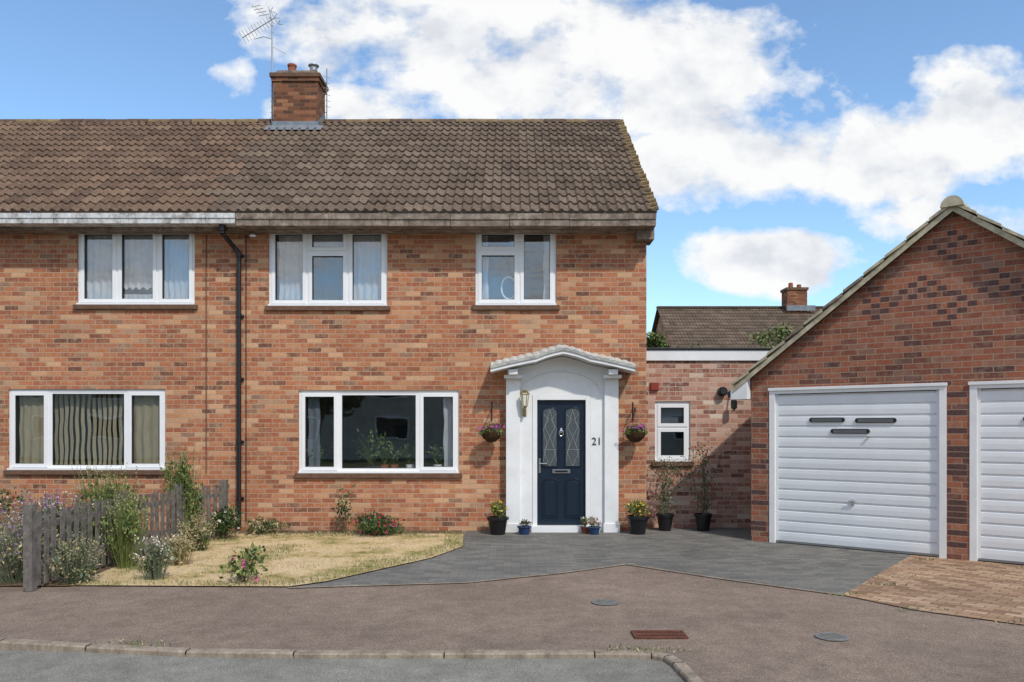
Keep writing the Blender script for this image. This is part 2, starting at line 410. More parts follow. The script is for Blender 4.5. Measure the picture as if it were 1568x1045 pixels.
while x<XV-.05:
    x2=min(x+.45,XV); k=rnd.uniform(-.006,.006); n=8
    pts=[(YR+.12*math.cos(math.pi*j/n),ZR-.045+k+.10*math.sin(math.pi*j/n)) for j in range(n+1)]
    mat=TILE_L if rnd.random()<.5 else VERGE
    for (ya,za),(yb,zb) in zip(pts[:-1],pts[1:]): rb.poly([(x+.004,ya,za),(x2-.004,ya,za),(x2-.004,yb,zb),(x+.004,yb,zb)],mat)
    rb.poly([(x2-.004,yy,zz) for yy,zz in pts],mat)
    x=x2
rb.build('ridge_tiles',house)
vb=B()
for (ya,za,yb,zb) in ((YE,ZE,YR,ZR),(20.5,ZE,YR,ZR)):
    vb.poly([(XV,ya,za-.09),(XV,yb,zb-.09),(XV,yb,zb+.03),(XV,ya,za+.03)],CONC)
    vb.poly([(XR-.02,ya,za-.09),(XV,ya,za-.09),(XV,yb,zb-.09),(XR-.02,yb,zb-.09)],CONC)
n=30
for i in range(n):
    t=(i+.5)/n; y=YE+(YR-YE)*t; z=ZE+(ZR-ZE)*t
    vb.tube((XV-.1,y-.05,z+.0),(XV+.03+rnd.uniform(0,.02),y-.05,z+.02+rnd.uniform(-.01,.015)),.035,VERGE,6)
    vb.box(XV-.03,XV+.012+rnd.uniform(0,.012),y-.055,y+.055,z-.045,z+.03+rnd.uniform(-.01,.01),VERGE)
vb.build('verge',house)
gb=B()
js=[-11.05]+[x for x in [-9.9,-8.7]]+[ (p-784)/99.2 for p in (0,85,200,317,362)]
for a,c in zip(js[:-1],js[1:]):
    gb.box(a+.004,c-.004,YE-.06,YE+.16,4.79,4.93,CONCW); 
    gb.box(a+.004,c-.004,YE-.075,YE-.0601,4.87,4.945,CONCW)
js=[(p-784)/99.2 for p in (363,414,505,595,690,780,872,962,1004)]
for a,c in zip(js[:-1],js[1:]):
    dz=rnd.uniform(-.006,.006)
    gb.box(a+.004,c-.004,YE-.06,YE+.16,4.75+dz,4.90+dz,CONC)
    gb.box(a+.003,c-.003,YE-.078,YE-.061,4.85+dz,4.935+dz,CONC)
gb.box(-11.05,XV-.002,YE+.161,YH+.001,4.74,4.80,CONC)
gb.box(-11.05,XV-.02,YE-.02,YE+.5,4.931,4.96,BLACKP)
gb.box(XV-.27,XV-.001,YE+.165,YE+.6,4.60,4.738,CONC)
for k in range(110):
    x=rnd.uniform(-11,XV-.1); s=rnd.uniform(.01,.028); gb.lathe((x,YE-.04+rnd.uniform(-.02,.05),4.945),[(s,0),(s*.8,s*.5),(0,s*.8)],VERGE,6)
gb.build('gutter',house,bevel=.0)
db=B(); xp=X(368); yp=YH-.07
db.path([(X(353),YE+.05,4.76),(X(353),YE+.05,4.66),(X(362),YH-.1,4.5),(xp,yp,4.42),(xp,yp,.05)],.036,BLACKP,12)
db.tube((X(353),YE+.05,4.8),(X(353),YE+.05,4.7),.055,BLACKP,12)
for z in (4.36,3.4,2.4,1.4,.5): 
    db.tube((xp,yp,z),(xp,yp,z+.06),.045,BLACKP,12); db.box(xp-.06,xp+.06,YH-.03,YH+.001,z,z+.04,BLACKP)
db.tube((X(316),YH-.012,Z(725)),(X(316),YH-.012,4.72),.008,SOLDIER,6)
db.tube((X(377),YH-.012,Z(800)),(X(377),YH-.012,4.72),.007,BLACKP,6)
db.build('downpipe',house,smooth=False)
b=B(); b.lathe((X(391),YH-.14,Z(364)),[(.0,.05),(.05,.04),(.06,0),(.05,-.03),(0,-.04)],CHROME,12); b.tube((X(391),YH,Z(360)),(X(391),YH-.14,Z(361)),.015,BLACKP)
b.build('security_light',house)
# chimney
cb=B(); cx0,cx1,cy0,cy1=-4.8,-3.9,16.0,16.62
cb.box(cx0,cx1,cy0,cy1,7.3,8.60,BRICK_CHIM)
cb.box(cx0-.03,cx1+.03,cy0-.03,cy1+.03,8.6,8.68,BRICK_CHIM)
cb.box(cx0-.06,cx1+.06,cy0-.06,cy1+.06,8.68,8.76,SOLDIER)
cb.prism([(cx0-.02,8.76),(cx1+.02,8.76),(cx1-.1,8.83),(cx0+.1,8.83)],cy0,cy1,CONC)
cb.box(cx0-.015,cx1+.015,cy0-.02,cy0-.001,7.55,7.80,LEAD)
cb.poly([(cx0-.12,15.78,7.555),(cx1+.12,15.78,7.555),(cx1+.12,cy0-.02,7.715),(cx0-.12,cy0-.02,7.715)],LEAD)
for i in range(4):
    y=cy0+i*.15; cb.box(cx1+.001,cx1+.016,y-.02,y+.13,7.6+i*.1,7.84+i*.1,LEAD)
cb.lathe((-4.5,16.3,8.8),[(.1,0),(.1,.05),(.085,.08),(.08,.22),(.095,.23),(.095,.27),(.07,.27),(.07,.1)],TERRA,18)
cb.lathe((-4.06,16.3,8.8),[(.09,0),(.085,.12),(.085,.14)],CONC,18)
cb.lathe((-4.06,16.3,8.92),[(.075,0),(.075,.1),(.11,.12),(.11,.14),(0,.18)],METAL,18)
cb.build('chimney',house,bevel=.005)
def aerial(name,base,h,boom=None,tilt=0):
    b=B(); x,y,z=base
    b.tube((x,y,z),(x,y,z+h),.017,METAL,8)
    b.tube((x,y,z+.3),(x+.1,y+.02,z+.3),.012,METAL,6); b.tube((x,y,z+.65),(x+.1,y+.02,z+.65),.012,METAL,6)
    if boom:
        p0=Vector((x,y,z+h))+Vector(boom[0]); p1=Vector((x,y,z+h))+Vector(boom[1])
        b.tube(p0,p1,.009,METAL,6); d=(p1-p0)
        e=d.cross(Vector((0,1,.35))).normalized()
        for i in range(12):
            c=p0+d*(i/11.0); l=.13-.004*i
            b.tube(c-e*l,c+e*l,.006,METAL,5)
        up=d.cross(e).normalized()
        for s in (-1,1):
            c=p1; b.tube(c,c+up*.2*s+d*.12,.006,METAL,5)
            for q in (-.13,.13): b.tube(c+e*q,c+e*q+up*.2*s+d*.1,.006,METAL,5)
        for s in (.33,.66,1): b.tube(p1+e*-.15+up*.2*s,p1+e*.15+up*.2*s,.006,METAL,5)
    return b
b=aerial('a',(-4.88,16.2,7.7),2.2,((-.6,0,-.32),(.05,0,.08)))
b.path([(-4.88,16.2,9.4),(-4.6,16.2,9.25)],.006,METAL,5)
b.tube((-4.88,16.2,9.9),(-4.95,16.2,10.2),.008,METAL,6)
b.path([(-4.88,16.2,9.55),(-5.05,16.2,9.6),(-5.25,16.2,9.55)],.007,METAL,5)
for k in range(4): b.tube((-5.3+.05*k,16.2,10.2-.06*k),(-5.12+.06*k,16.2,10.24-.06*k),.006,METAL,5)
b.tube((-5.3,16.2,10.26),(-4.9,16.2,9.95),.006,METAL,5)
for k in range(9): b.tube((-4.93,16.2,7.95+k*.11),(-4.83,16.2,7.95+k*.11),.004,METAL,4)
b.build('tv_aerial')
b=B(); b.tube((-3.79,16.3,7.9),(-3.79,16.3,9.0),.012,METAL,6); b.tube((-3.9,16.3,8.1),(-3.79,16.3,8.1),.008,METAL,6)
for k in range(6): b.tube((-3.86,16.3,8.25+.12*k),(-3.72,16.3,8.2+.12*k),.006,METAL,5)
b.build('tv_aerial')
# ---------------------------------------------------------------- porch
pb=B(); yp=YH-.12
px0,px1=X(776),X(944); dx0,dx1,dz1=door_hole[0],door_hole[1],door_hole[3]
cxp=.79
def canz(x):
    d=abs(x-cxp)
    if d<.42: return 2.74+.125*(1-d/.42)**.95+.012*math.sin(math.pi*d/.42)
    t=(d-.42)/.68
    return 2.74-.15*t**1.15
pb.box(px0,dx0,yp,YH+.001,.0,dz1,WHITEP); pb.box(dx1,px1,yp,YH+.001,.0,dz1,WHITEP)
N=40; prof=[(px0,dz1),(px1,dz1)]+[(px1-(px1-px0)*i/N,canz(px1-(px1-px0)*i/N)-.09) for i in range(N+1)]
pb.prism(prof,yp,YH+.001,WHITEP)
for a,c in ((px0,px0+.2),(px1-.2,px1)):
    pb.box(a-.01,c+.01,yp-.06,yp-.001,.0,2.42,WHITEP); pb.box(a-.03,c+.03,yp-.085,yp-.002,.0,.14,WHITEP)
    pb.box(a-.04,c+.04,yp-.2,yp-.003,2.42,2.47,WHITEP)
    pb.prism([(a+.03,2.47),(c-.03,2.47),(c-.03,2.55),(a+.03,2.55)],yp-.3,yp-.004,WHITEP)
for i in range(24):
    t0=math.pi*i/24;t1=math.pi*(i+1)/24
    f=lambda t:(cxp-.02+.62*math.cos(t),yp-.012,2.2+.34*math.sin(t))
    pb.tube(f(t0),f(t1),.012,WHITEP,6)
pb.build('porch_surround',house,bevel=.004)
cb=B(); x0c,x1c=-.33,1.90; n=200; y0c,y1c=12.18,YH-.002
top=[];bot=[]
for i in range(n+1):
    x=x0c+(x1c-x0c)*i/n; z=canz(x); top.append((x,z+.02*abs(math.sin(math.pi*(x-cxp)/.12)))); bot.append((x,z-.06))
CAN=plain('grey_white_canopy',L(198,198,192),.6,.3,.35,9,.1)
for i in range(n):
    (xa,za),(xb,zb)=top[i],top[i+1]; (xc,zc),(xd,zd)=bot[i],bot[i+1]
    cb.poly([(xa,y0c,za),(xb,y0c,zb),(xb,y1c,zb+.10),(xa,y1c,za+.10)],CAN)
    cb.poly([(xc,y0c+.012,zc+.028),(xd,y0c+.012,zd+.028),(xb,y0c,zb),(xa,y0c,za)],CAN)
    cb.poly([(xc,y0c+.03,zc-.02),(xd,y0c+.03,zd-.02),(xd,y0c+.03,zd+.03),(xc,y0c+.03,zc+.03)],WHITEP)
    cb.poly([(xc,y0c+.03,zc-.02),(xc,y1c,zc-.02),(xd,y1c,zd-.02),(xd,y0c+.03,zd-.02)],WHITEP)
for (xa,za),(xc,zc) in ((top[0],bot[0]),(top[-1],bot[-1])):
    cb.poly([(xa,y0c,za),(xa,y1c,za+.10),(xa,y1c,zc),(xa,y0c,zc)],CAN)
cb.build('porch_canopy',house)
# door
d=B(); fx0,fx1=dx0,dx1; yd=yp+.05
d.box(fx0+.002,fx0+.075,yp-.012,YH+.05,0.0,dz1-.002,WHITE); d.box(fx1-.075,fx1-.002,yp-.012,YH+.05,0,dz1-.002,WHITE)
d.box(fx0+.075,fx1-.075,yp-.012,YH+.05,dz1-.075,dz1-.002,WHITE)
d.box(fx0-.02,fx1+.02,yp-.09,YH+.04,-.0,.10,WHITE)
d.build('door_frame',house,bevel=.004)
lx0,lx1,lz0,lz1=fx0+.08,fx1-.08,.105,dz1-.08
d=B(); d.box(lx0,lx1,yd,yd+.05,lz0,lz1,DOORBLUE)
DG,nt_,bs_=newmat('leaded_door_glass',.12,.6)
o_=coord(nt_); vn=nt_.nodes.new('ShaderNodeTexVoronoi'); nt_.links.new(o_,vn.inputs['Vector']); vn.inputs['Scale'].default_value=60
nt_.links.new(ramp(nt_,vn.outputs['Distance'],[(0,L(40,46,50)),(.6,L(84,92,95))]),bs_.inputs['Base Color']); bump(nt_,bs_,vn.outputs['Distance'],.5,.004)
def archpoly(a,c,z0,z1,rise,grow=0):
    pts=[(a-grow,z0-grow),(c+grow,z0-grow)]
    for i in range(13):
        t=math.pi*i/12; pts.append(((a+c)/2+((c-a)/2+grow)*math.cos(t),z1-rise+(rise+grow)*math.sin(t)))
    return pts
LEADL,_,_=newmat('lead_came',.4,.5,g(.5),.6)
for a,c in ((lx0+.09,lx0+.09+.215),(lx1-.09-.215,lx1-.09)):
    d.prism(archpoly(a,c,1.04,1.95,.06,.025),yd-.012,yd-.001,NAVYD)
    d.prism(archpoly(a,c,1.04,1.95,.06),yd-.016,yd-.011,DG)
    yy=yd-.019; m=(a+c)/2
    for pts in ([(m,1.04),(a+.02,1.25),(m,1.5),(c-.02,1.25),(m,1.04)],[(m,1.5),(a+.03,1.65),(m,1.93),(c-.03,1.65),(m,1.5)],[(a,1.12),(a+.06,1.4),(a,1.62),(m-.02,1.78),(a+.01,1.86)],[(c,1.12),(c-.06,1.4),(c,1.62),(m+.02,1.78),(c-.01,1.86)],[(a,1.3),(c,1.3)]):
        d.path([(p[0],yy,p[1]) for p in pts],.003,LEADL,5)
    for z0,z1,ri in ((.23,.83,.05),):
        d.prism(archpoly(a,c,z0,z1,ri,.02),yd-.01,yd-.001,NAVYD)
        d.prism(archpoly(a+.02,c-.02,z0+.03,z1-.03,ri),yd-.018,yd-.009,DOORBLUE)
mx=(lx0+lx1)/2
d.box(mx-.14,mx+.14,yd-.018,yd-.001,.925,.985,CHROME); d.box(mx-.1,mx+.1,yd-.024,yd-.017,.94,.97,NAVYD)
d.lathe((mx,yd-.02,1.60),[(.0,.05),(.02,.04),(.028,0),(.02,-.04),(0,-.05)],CHROME,10)
for i in range(12):
    t0=2*math.pi*i/12;t1=2*math.pi*(i+1)/12
    d.tube((mx+.035*math.cos(t0),yd-.035,1.56+.045*math.sin(t0)),(mx+.035*math.cos(t1),yd-.035,1.56+.045*math.sin(t1)),.007,CHROME,6)
d.box(lx0+.02,lx0+.05,yd-.012,yd-.001,.93,1.16,CHROME); d.tube((lx0+.035,yd-.04,1.08),(lx0+.15,yd-.045,1.08),.01,CHROME); d.tube((lx0+.035,yd-.04,1.08),(lx0+.035,yd,1.08),.01,CHROME)
d.build('front_door',house,bevel=.003)
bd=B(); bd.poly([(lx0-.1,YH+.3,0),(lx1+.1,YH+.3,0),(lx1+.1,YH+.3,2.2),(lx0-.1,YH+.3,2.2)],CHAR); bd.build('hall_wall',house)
cu=bpy.data.curves.new('house_number','FONT'); cu.body='21'; cu.size=.165; cu.extrude=.006; cu.offset=-.001; cu.align_x='CENTER'
t=bpy.data.objects.new('tmpnum',cu); scene.collection.objects.link(t)
dg=bpy.context.evaluated_depsgraph_get(); me=bpy.data.meshes.new_from_object(t.evaluated_get(dg)); bpy.data.objects.remove(t)
me.materials.clear(); me.materials.append(BLACKP)
o=bpy.data.objects.new('house_number',me); scene.collection.objects.link(o); o.location=(X(913)-.005,yp-.008,Z(681)); o.rotation_euler=(math.pi/2,0,0); o.parent=house
LG,_,b_=newmat('lantern_glass',.1,.5,(.75,.72,.6,1))
b=B(); lx,ly,lz=X(803),yp-.15,Z(612)
b.lathe((lx,ly,lz),[(.0,.17),(.02,.14),(.075,.09),(.08,.075),(.07,.07)],BRASS,6)
b.lathe((lx,ly,lz),[(.065,.07),(.04,-.11)],LG,6); b.lathe((lx,ly,lz),[(.045,-.11),(.03,-.14),(0,-.17)],BRASS,6)
for j in range(6):
    t=2*math.pi*j/6; b.tube((lx+.067*math.cos(t),ly+.067*math.sin(t),lz+.07),(lx+.042*math.cos(t),ly+.042*math.sin(t),lz-.11),.005,BRASS,5)
b.path([(lx,yp,lz-.2),(lx,yp-.08,lz-.25),(lx,ly,lz-.15)],.01,BRASS,6); b.box(lx-.03,lx+.03,yp-.015,yp-.001,lz-.27,lz-.12,BRASS)
b.build('wall_lantern')
# ---------------------------------------------------------------- side extension
YX=13.12; sx=1220/YX
XX=lambda p:(p-784)/sx; ZX=lambda p:1.65+(655-p)/sx
eb=B(); wh=(XX(1003),XX(1057),ZX(707),ZX(615))
eb.wall(XR-.3,4.75,-.1,2.76,YX,[wh],BRICK_EXT)
eb.poly([(4.75,YX,-.1),(4.75,19,-.1),(4.75,19,2.76),(4.75,YX,2.76)],BRICK_EXT)
eb.build('extension_walls',house)
window(house,*wh,YX,[],{0:ZX(655)},'x')
curtain(house,wh[0],wh[1],ZX(657),wh[3],YX+.145,CURT_G,.002,.4)
eb=B(); eb.box(XR+.002,4.8,YX-.04,YX-.001,2.75,2.92,WHITEP); eb.box(XR+.001,4.85,YX-.06,19,2.925,2.96,BLACKP); eb.build('extension_flat_roof',house,bevel=.004)
REDB=plain('red_alarm_plastic',L(140,50,38),.5,.4,.1)
eb=B(); eb.box(XX(996),XX(1008),YX-.05,YX-.001,ZX(598),ZX(586),REDB); eb.build('alarm_box',house,bevel=.006)
eb=B()
eb.tube((XX(1105),YX,ZX(600)),(XX(1105),YX-.1,ZX(600)),.075,BLACKP,20); eb.tube((XX(1105),YX-.1,ZX(600)),(XX(1105),YX-.13,ZX(600)),.05,CHAR,20)
eb.path([(XX(1118),YX-.03,ZX(600)),(XX(1122),YX-.16,ZX(606)),(XX(1120),YX-.16,ZX(630))],.012,BLACKP,6)
eb.lathe((XX(1120),YX-.16,ZX(622)),[(.0,.12),(.05,.08),(.05,-.04),(0,-.07)],BLACKP,10)
eb.build('boiler_flue_and_lamp',house)
# ---------------------------------------------------------------- garage
ga=math.atan2(-0.632,0.775)
gar=empty('brick_garage',(3.77,11.40,0),ga)
T0,T1,TC=-.36,4.92,2.28; AP=4.36; EV=2.36; slope=(AP-EV)/(TC-T0+.0)
w=B()
w.wall(T0,T1,-.1,EV,0,[(-.09,2.19,-.1,2.2),(2.44,4.72,-.1,2.2)],BRICK_GAR,.12)
w.poly([(T0,0,EV),(T1,0,EV),(TC,0,AP)],BRICK_GAR)
w.poly([(T0,0,-.1),(T0,0,EV),(T0,5.6,EV),(T0,5.6,-.1)],BRICK_GAR)
w.poly([(T1,0,-.1),(T1,5.6,-.1),(T1,5.6,EV),(T1,0,EV)],BRICK_GAR)
w.poly([(T0,5.6,-.1),(T0,5.6,EV),(TC,5.6,AP),(T1,5.6,EV),(T1,5.6,-.1)],BRICK_GAR)
DARK=plain('vitrified_header',L(96,70,66),.75,.25,.5,30,.2)
for (cx,cz) in ((TC,3.9),(TC-.9,3.22),(TC+.9,3.22),(TC,3.15),(TC-.4,3.35),(TC+.4,3.35)):
    for i in range(-2,3):
        for j in range(-3,4):
            if abs(i)*1.5+abs(j)>3.2 or (i+j)%2 : continue
            if rnd.random()<.25: continue
            bx=round((cx+i*.1125)/.1125)*.1125; bz=round((cz+j*.075)/.075)*.075
            if abs(bx-TC)*slope+bz>AP-.2: continue
            w.box(bx-.050,bx+.050,-.0025,.001,bz+.007,bz+.068,DARK)
for j in range(28):
    for c in (T0+.01,2.2,): 
        if rnd.random()<.3: w.box(c,c+.21,-.0025,.001,j*.075+.007,j*.075+.068,DARK)
w.build('walls',gar)
r=B(); ov=.22; th=.07; yf=-.12; yb_=5.8
er=EV-slope*ov
for s in (-1,1):
    e=(TC+s*(TC-T0+ov),er+.02); a=(TC,AP+.02)
    pts=[(e[0],yf,e[1]),(a[0],yf,a[1]),(a[0],yb_,a[1]),(e[0],yb_,e[1])]
    r.poly(pts,SOLDIER)
    r.poly([(x,y,z+th) for x,y,z in pts],TILE)
    if s<0: pr=[(e[0],e[1]-.05),(a[0],a[1]-.05),(a[0],a[1]+.03),(e[0],e[1]+.03)]
    else: pr=[(a[0],a[1]-.05),(e[0],e[1]-.05),(e[0],e[1]+.03),(a[0],a[1]+.03)]
    r.prism(pr,yf-.022,yf-.001,CREAM)
    nn=11
    for i in range(nn):
        t0=i/nn;t1=(i+1)/nn-.004; j=rnd.uniform(-.005,.005)
        P=lambda t,h:(e[0]+(a[0]-e[0])*t,e[1]+(a[1]-e[1])*t+h)
        q=[P(t0,.031+j+.03),P(t1,.031+j),P(t1,.075+j),P(t0,.095+j)]
        if s>0:q=q[::-1]
        r.prism(q,yf-.05,yf+.25,CREAM if rnd.random()<.75 else CONC)
r.build('roof',gar)
r=B(); n=10
for q in range(13):
    y0=yf-.07+q*.45; y1=y0+.445
    pts=[(TC+.13*math.cos(math.pi*j/n),AP+.02+.13*math.sin(math.pi*j/n)) for j in range(n+1)]
    r.prism(pts,y0,y1,CREAM if q==0 else TILE)
r.build('ridge_tiles',gar)
r=B(); r.prism([(T0-.26,2.06),(T0-.005,2.06),(T0-.005,2.37),(T0-.26,2.2)],-.13,-.02,WHITEP); r.box(T0-.24,T0-.01,-.02,5.6,2.07,2.16,WHITEP); r.build('eaves_box',gar,bevel=.004)
r=B(); r.tube((T0-.27,-.1,2.14),(T0-.27,5.6,2.14),.055,BLACKP,10); r.build('gutter',gar)
GW=plain('garage_door_white',(.76,.77,.78,1),.4,.4,.08,1.5,.05)
def gdoor(x0):
    f=B(); x1=x0+2.10
    f.box(x0-.088,x0-.005,-.01,.10,0,2.198,WHITEP); f.box(x1+.005,x1+.088,-.01,.10,0,2.198,WHITEP)
    f.box(x0-.005,x1+.005,-.01,.10,2.13,2.198,WHITEP)
    f.box(x0-.1,x1+.1,-.03,-.011,2.175,2.215,WHITEP)
    f.build('door_frame',gar,bevel=.003)
    d=B(); nr=14; h=2.09/nr
    for i in range(nr):
        z=.03+i*h
        prof=[(.055,z),(.035,z+.012),(.032,z+h*.5),(.035,z+h-.024),(.055,z+h-.012),(.055,z+h)]
        for (ya,za),(yb2,zb) in zip(prof[:-1],prof[1:]):
            d.poly([(x0,ya,za),(x1,ya,za),(x1,yb2,zb),(x0,yb2,zb)],GW)
    d.box(x0-.004,x0+.03,.03,.07,.02,2.125,GW); d.box(x1-.03,x1+.004,.03,.07,.02,2.125,GW)
    d.box(x0,x1,.028,.06,.012,.04,METAL)
    for (a,c,z) in ((.47,.95,1.755),(1.08,1.60,1.745),(.76,1.27,1.60)):
        k=10
        pr=[(x0+a+.035+.035*math.cos(math.pi/2+math.pi*j/k),z+.032*math.sin(math.pi/2+math.pi*j/k)) for j in range(k+1)]+[(x0+c-.035+.035*math.cos(-math.pi/2+math.pi*j/k),z+.032*math.sin(-math.pi/2+math.pi*j/k)) for j in range(k+1)]
        d.prism(pr,.018,.031,BLACKP)
        for q in range(3): d.box(x0+a+.04,x0+c-.04,.012,.0175,z-.02+q*.015,z-.013+q*.015,METAL)
    d.box(x0+1.03,x0+1.07,.015,.031,.60,.68,CHROME); d.tube((x0+1.05,.0,.66),(x0+1.05,.03,.66),.012,CHROME); d.tube((x0+1.0,.0,.66),(x0+1.1,.0,.66),.009,CHROME)
    d.tube((x0+1.25,.0,1.52),(x0+1.25,.03,1.52),.016,CHROME)
    d.build('garage_door',gar)
gdoor(0); gdoor(2.53)
# ---------------------------------------------------------------- ground
def sheet(name,pts,z,mat,sub=None):
    b=B(); b.poly([(x,y,z) for x,y in pts],mat); o=b.build(name)
    return o
sheet('ground',[(-400,-400),(400,-400),(400,500),(-400,500)],-.085,GREEN_G)
sheet('road',[(-60,-9),(60,-9),(60,6.5),(-60,6.5)],-.035,ROAD)
kpath=[(-40,6.45),(-12,6.35),(-6,6.2),(-3.9,6.09),(-3.2,6.02),(-2.4,5.9),(-1.6,5.86),(-.5,5.85),(.6,5.86),(1.02,5.84),(1.13,5.76),(1.17,5.6),(1.25,4.6),(1.6,3),(2.6,1.2),(5,.2),(12,0),(60,0)]
sheet('pavement',kpath+[(60,14),(-40,14)],-.004,PAVE)
kb=B()
def offs(path,dist):
    out=[]
    for i,p in enumerate(path):
        a=Vector(path[max(0,i-1)]);c=Vector(path[min(len(path)-1,i+1)]); d=(c-a).normalized(); n=Vector((d.y,-d.x))
        out.append((p[0]+n.x*dist,p[1]+n.y*dist))
    return out
fine=[]
for a,c in zip(kpath[:-1],kpath[1:]):
    A=Vector(a);C=Vector(c); n=max(1,round((C-A).length/.91))
    for i in range(n): fine.append(tuple(A+(C-A)*i/n))
fine.append(kpath[-1])
inn=offs(fine,-.04); out=offs(fine,.045)
for i in range(len(fine)-1):
    a,c,d,e=[Vector(p) for p in (out[i],out[i+1],inn[i+1],inn[i])]
    u=(c-a).normalized()*.01
    a=a+u;e=e+u
    if a.x<-3.3: h0=.03
    else: h0=.004
    h0+=rnd.uniform(-.003,.003); h1=.01 if (a.x<-3.3 and c.x>=-3.3) else h0
    for P in ([(*a,-.1),(*c,-.1),(*c,h1-.012),(*a,h0-.012)],[(*a,h0-.012),(*c,h1-.012),(*(c+(d-c)*.12),h1),(*(a+(e-a)*.12),h0)],[(*(a+(e-a)*.12),h0),(*(c+(d-c)*.12),h1),(*d,h1),(*e,h0)],[(*e,h0),(*d,h1),(*d,-.1),(*e,-.1)],[(*a,-.1),(*e,-.1),(*e,h0),(*a,h0-.012)]):
        kb.poly(P,KERB)
kb.build('kerb')
drive=[(-2.3,8.18),(-2.05,8.22),(-.48,8.46),(.5,8.98),(1.38,9.59),(2.3,8.66),(3.25,7.83),(5.45,9.95),(6.0,13.3),(-.72,13.3),(-.72,12.0),(-.66,11.0),(-1.02,10.0),(-1.48,9.28),(-1.98,8.49)]
sheet('driveway',drive,.001,BLOCKS)
eb=B()
ed=[(-2.3,8.18),(-2.05,8.22),(-.48,8.46),(.5,8.98),(1.38,9.59),(2.3,8.66),(3.25,7.83)]
for i in range(len(ed)-1):
    A=Vector(ed[i]);C=Vector(ed[i+1]); n=Vector((-(C-A).y,(C-A).x)).normalized()*.025
    eb.poly([(*(A-n),.0055),(*(C-n),.0055),(*(C+n),.0055),(*(A+n),.0055)],KERB)
eb.build('driveway_edging')
sheet('block_paved_apron',[(3.25,7.83),(3.63,7.19),(4.27,6.64),(6,5.9),(14,5),(14,6),(8.6,7.45),(5.15,10.27)],.006,BUFF)
lawn=[(-4.6,8.28),(-2.3,8.22),(-1.98,8.5),(-1.48,9.3),(-1.02,10.02),(-.68,11.0),(-.74,12.0),(-.74,12.3),(-4.4,12.3),(-4.7,10)]
sheet('lawn',lawn,.012,LAWN)
sheet('flower_bed',[(-12,8.25),(-4.58,8.25),(-4.68,10),(-4.4,12.29),(-.8,12.29),(-.8,12.8),(-12,12.8)],.010,SOIL)
IRON=plain('cast_iron',L(118,116,112),.6,.4,.35,20,.4)
RUST=plain('rusty_iron',L(112,72,56),.85,.2,.35,20,.4)
for (x,y) in ((.88,7.51),(2.52,6.27)):
    b=B(); b.lathe((x,y,0),[(.13,.002),(.13,.006),(.105,.008),(.10,.004),(.09,.008),(0,.008)],IRON,28)
    for k in range(-3,4): b.box(x-.07,x+.07,y+k*.022-.005,y+k*.022+.005,.008,.012,IRON)
    b.build('manhole_cover')
b=B(); gx,gy=1.17,6.33
b.box(gx-.2,gx+.2,gy-.1,gy+.1,-.003,.004,CHAR)
b.box(gx-.21,gx+.21,gy-.11,gy-.085,.001,.012,RUST); b.box(gx-.21,gx+.21,gy+.085,gy+.11,.001,.012,RUST)
b.box(gx-.21,gx-.19,gy-.085,gy+.085,.001,.012,RUST); b.box(gx+.19,gx+.21,gy-.085,gy+.085,.001,.012,RUST)
for k in range(17): b.box(gx-.185+k*.022,gx-.173+k*.022,gy-.085,gy+.085,.002,.011,RUST)
b.box(gx-.19,gx+.19,gy-.012,gy+.012,.003,.0125,RUST)
b.build('drain_grate')
# ---------------------------------------------------------------- plants
G1=leafmat('leaf_mid_green',(.08,.12,.035,1)); G2=leafmat('leaf_dark_green',(.04,.07,.022,1)); G3=leafmat('leaf_yellow_green',(.17,.21,.06,1))
G4=leafmat('leaf_grey_green',(.16,.19,.12,1)); STR=leafmat('dry_straw',(.45,.36,.2,1)); STEM=leafmat('woody_stem',(.12,.09,.05,1))
PINK=leafmat('pink_petals',(.55,.12,.25,1)); REDF=leafmat('red_petals',(.5,.03,.06,1)); YEL=leafmat('yellow_petals',(.75,.55,.05,1)); PUR=leafmat('purple_petals',(.3,.1,.4,1)); WHF=leafmat('pale_petals',(.7,.62,.6,1))
def leaf(b,p,L_,W_,mat,r,up=0.0):
    d=Vector((r.gauss(0,1),r.gauss(0,1),r.gauss(0,1)+up)).normalized()
    s=d.cross(Vector((r.gauss(0,1),r.gauss(0,1),r.gauss(0,1)))).normalized()
    p=Vector(p); q=p+d*L_
    m=p+d*L_*.5; 
    b.poly([p,m+s*W_/2,q,m-s*W_/2],mat)
def blobleaves(b,blobs,n,size,mats,r,up=.3,asp=.45):
    tot=sum(x[3]*x[4]*x[5] for x in blobs)
    for bl in blobs:
        k=int(n*bl[3]*bl[4]*bl[5]/tot)
        for _ in range(k):
            v=Vector((r.gauss(0,1),r.gauss(0,1),r.gauss(0,1))).normalized()*(r.random()**.4)*(1+.25*r.gauss(0,.6))
            p=(bl[0]+v.x*bl[3],bl[1]+v.y*bl[4],max(.01,bl[2]+v.z*bl[5]))
            s=size*r.uniform(.6,1.4); leaf(b,p,s,s*asp,r.choice(mats),r,up)
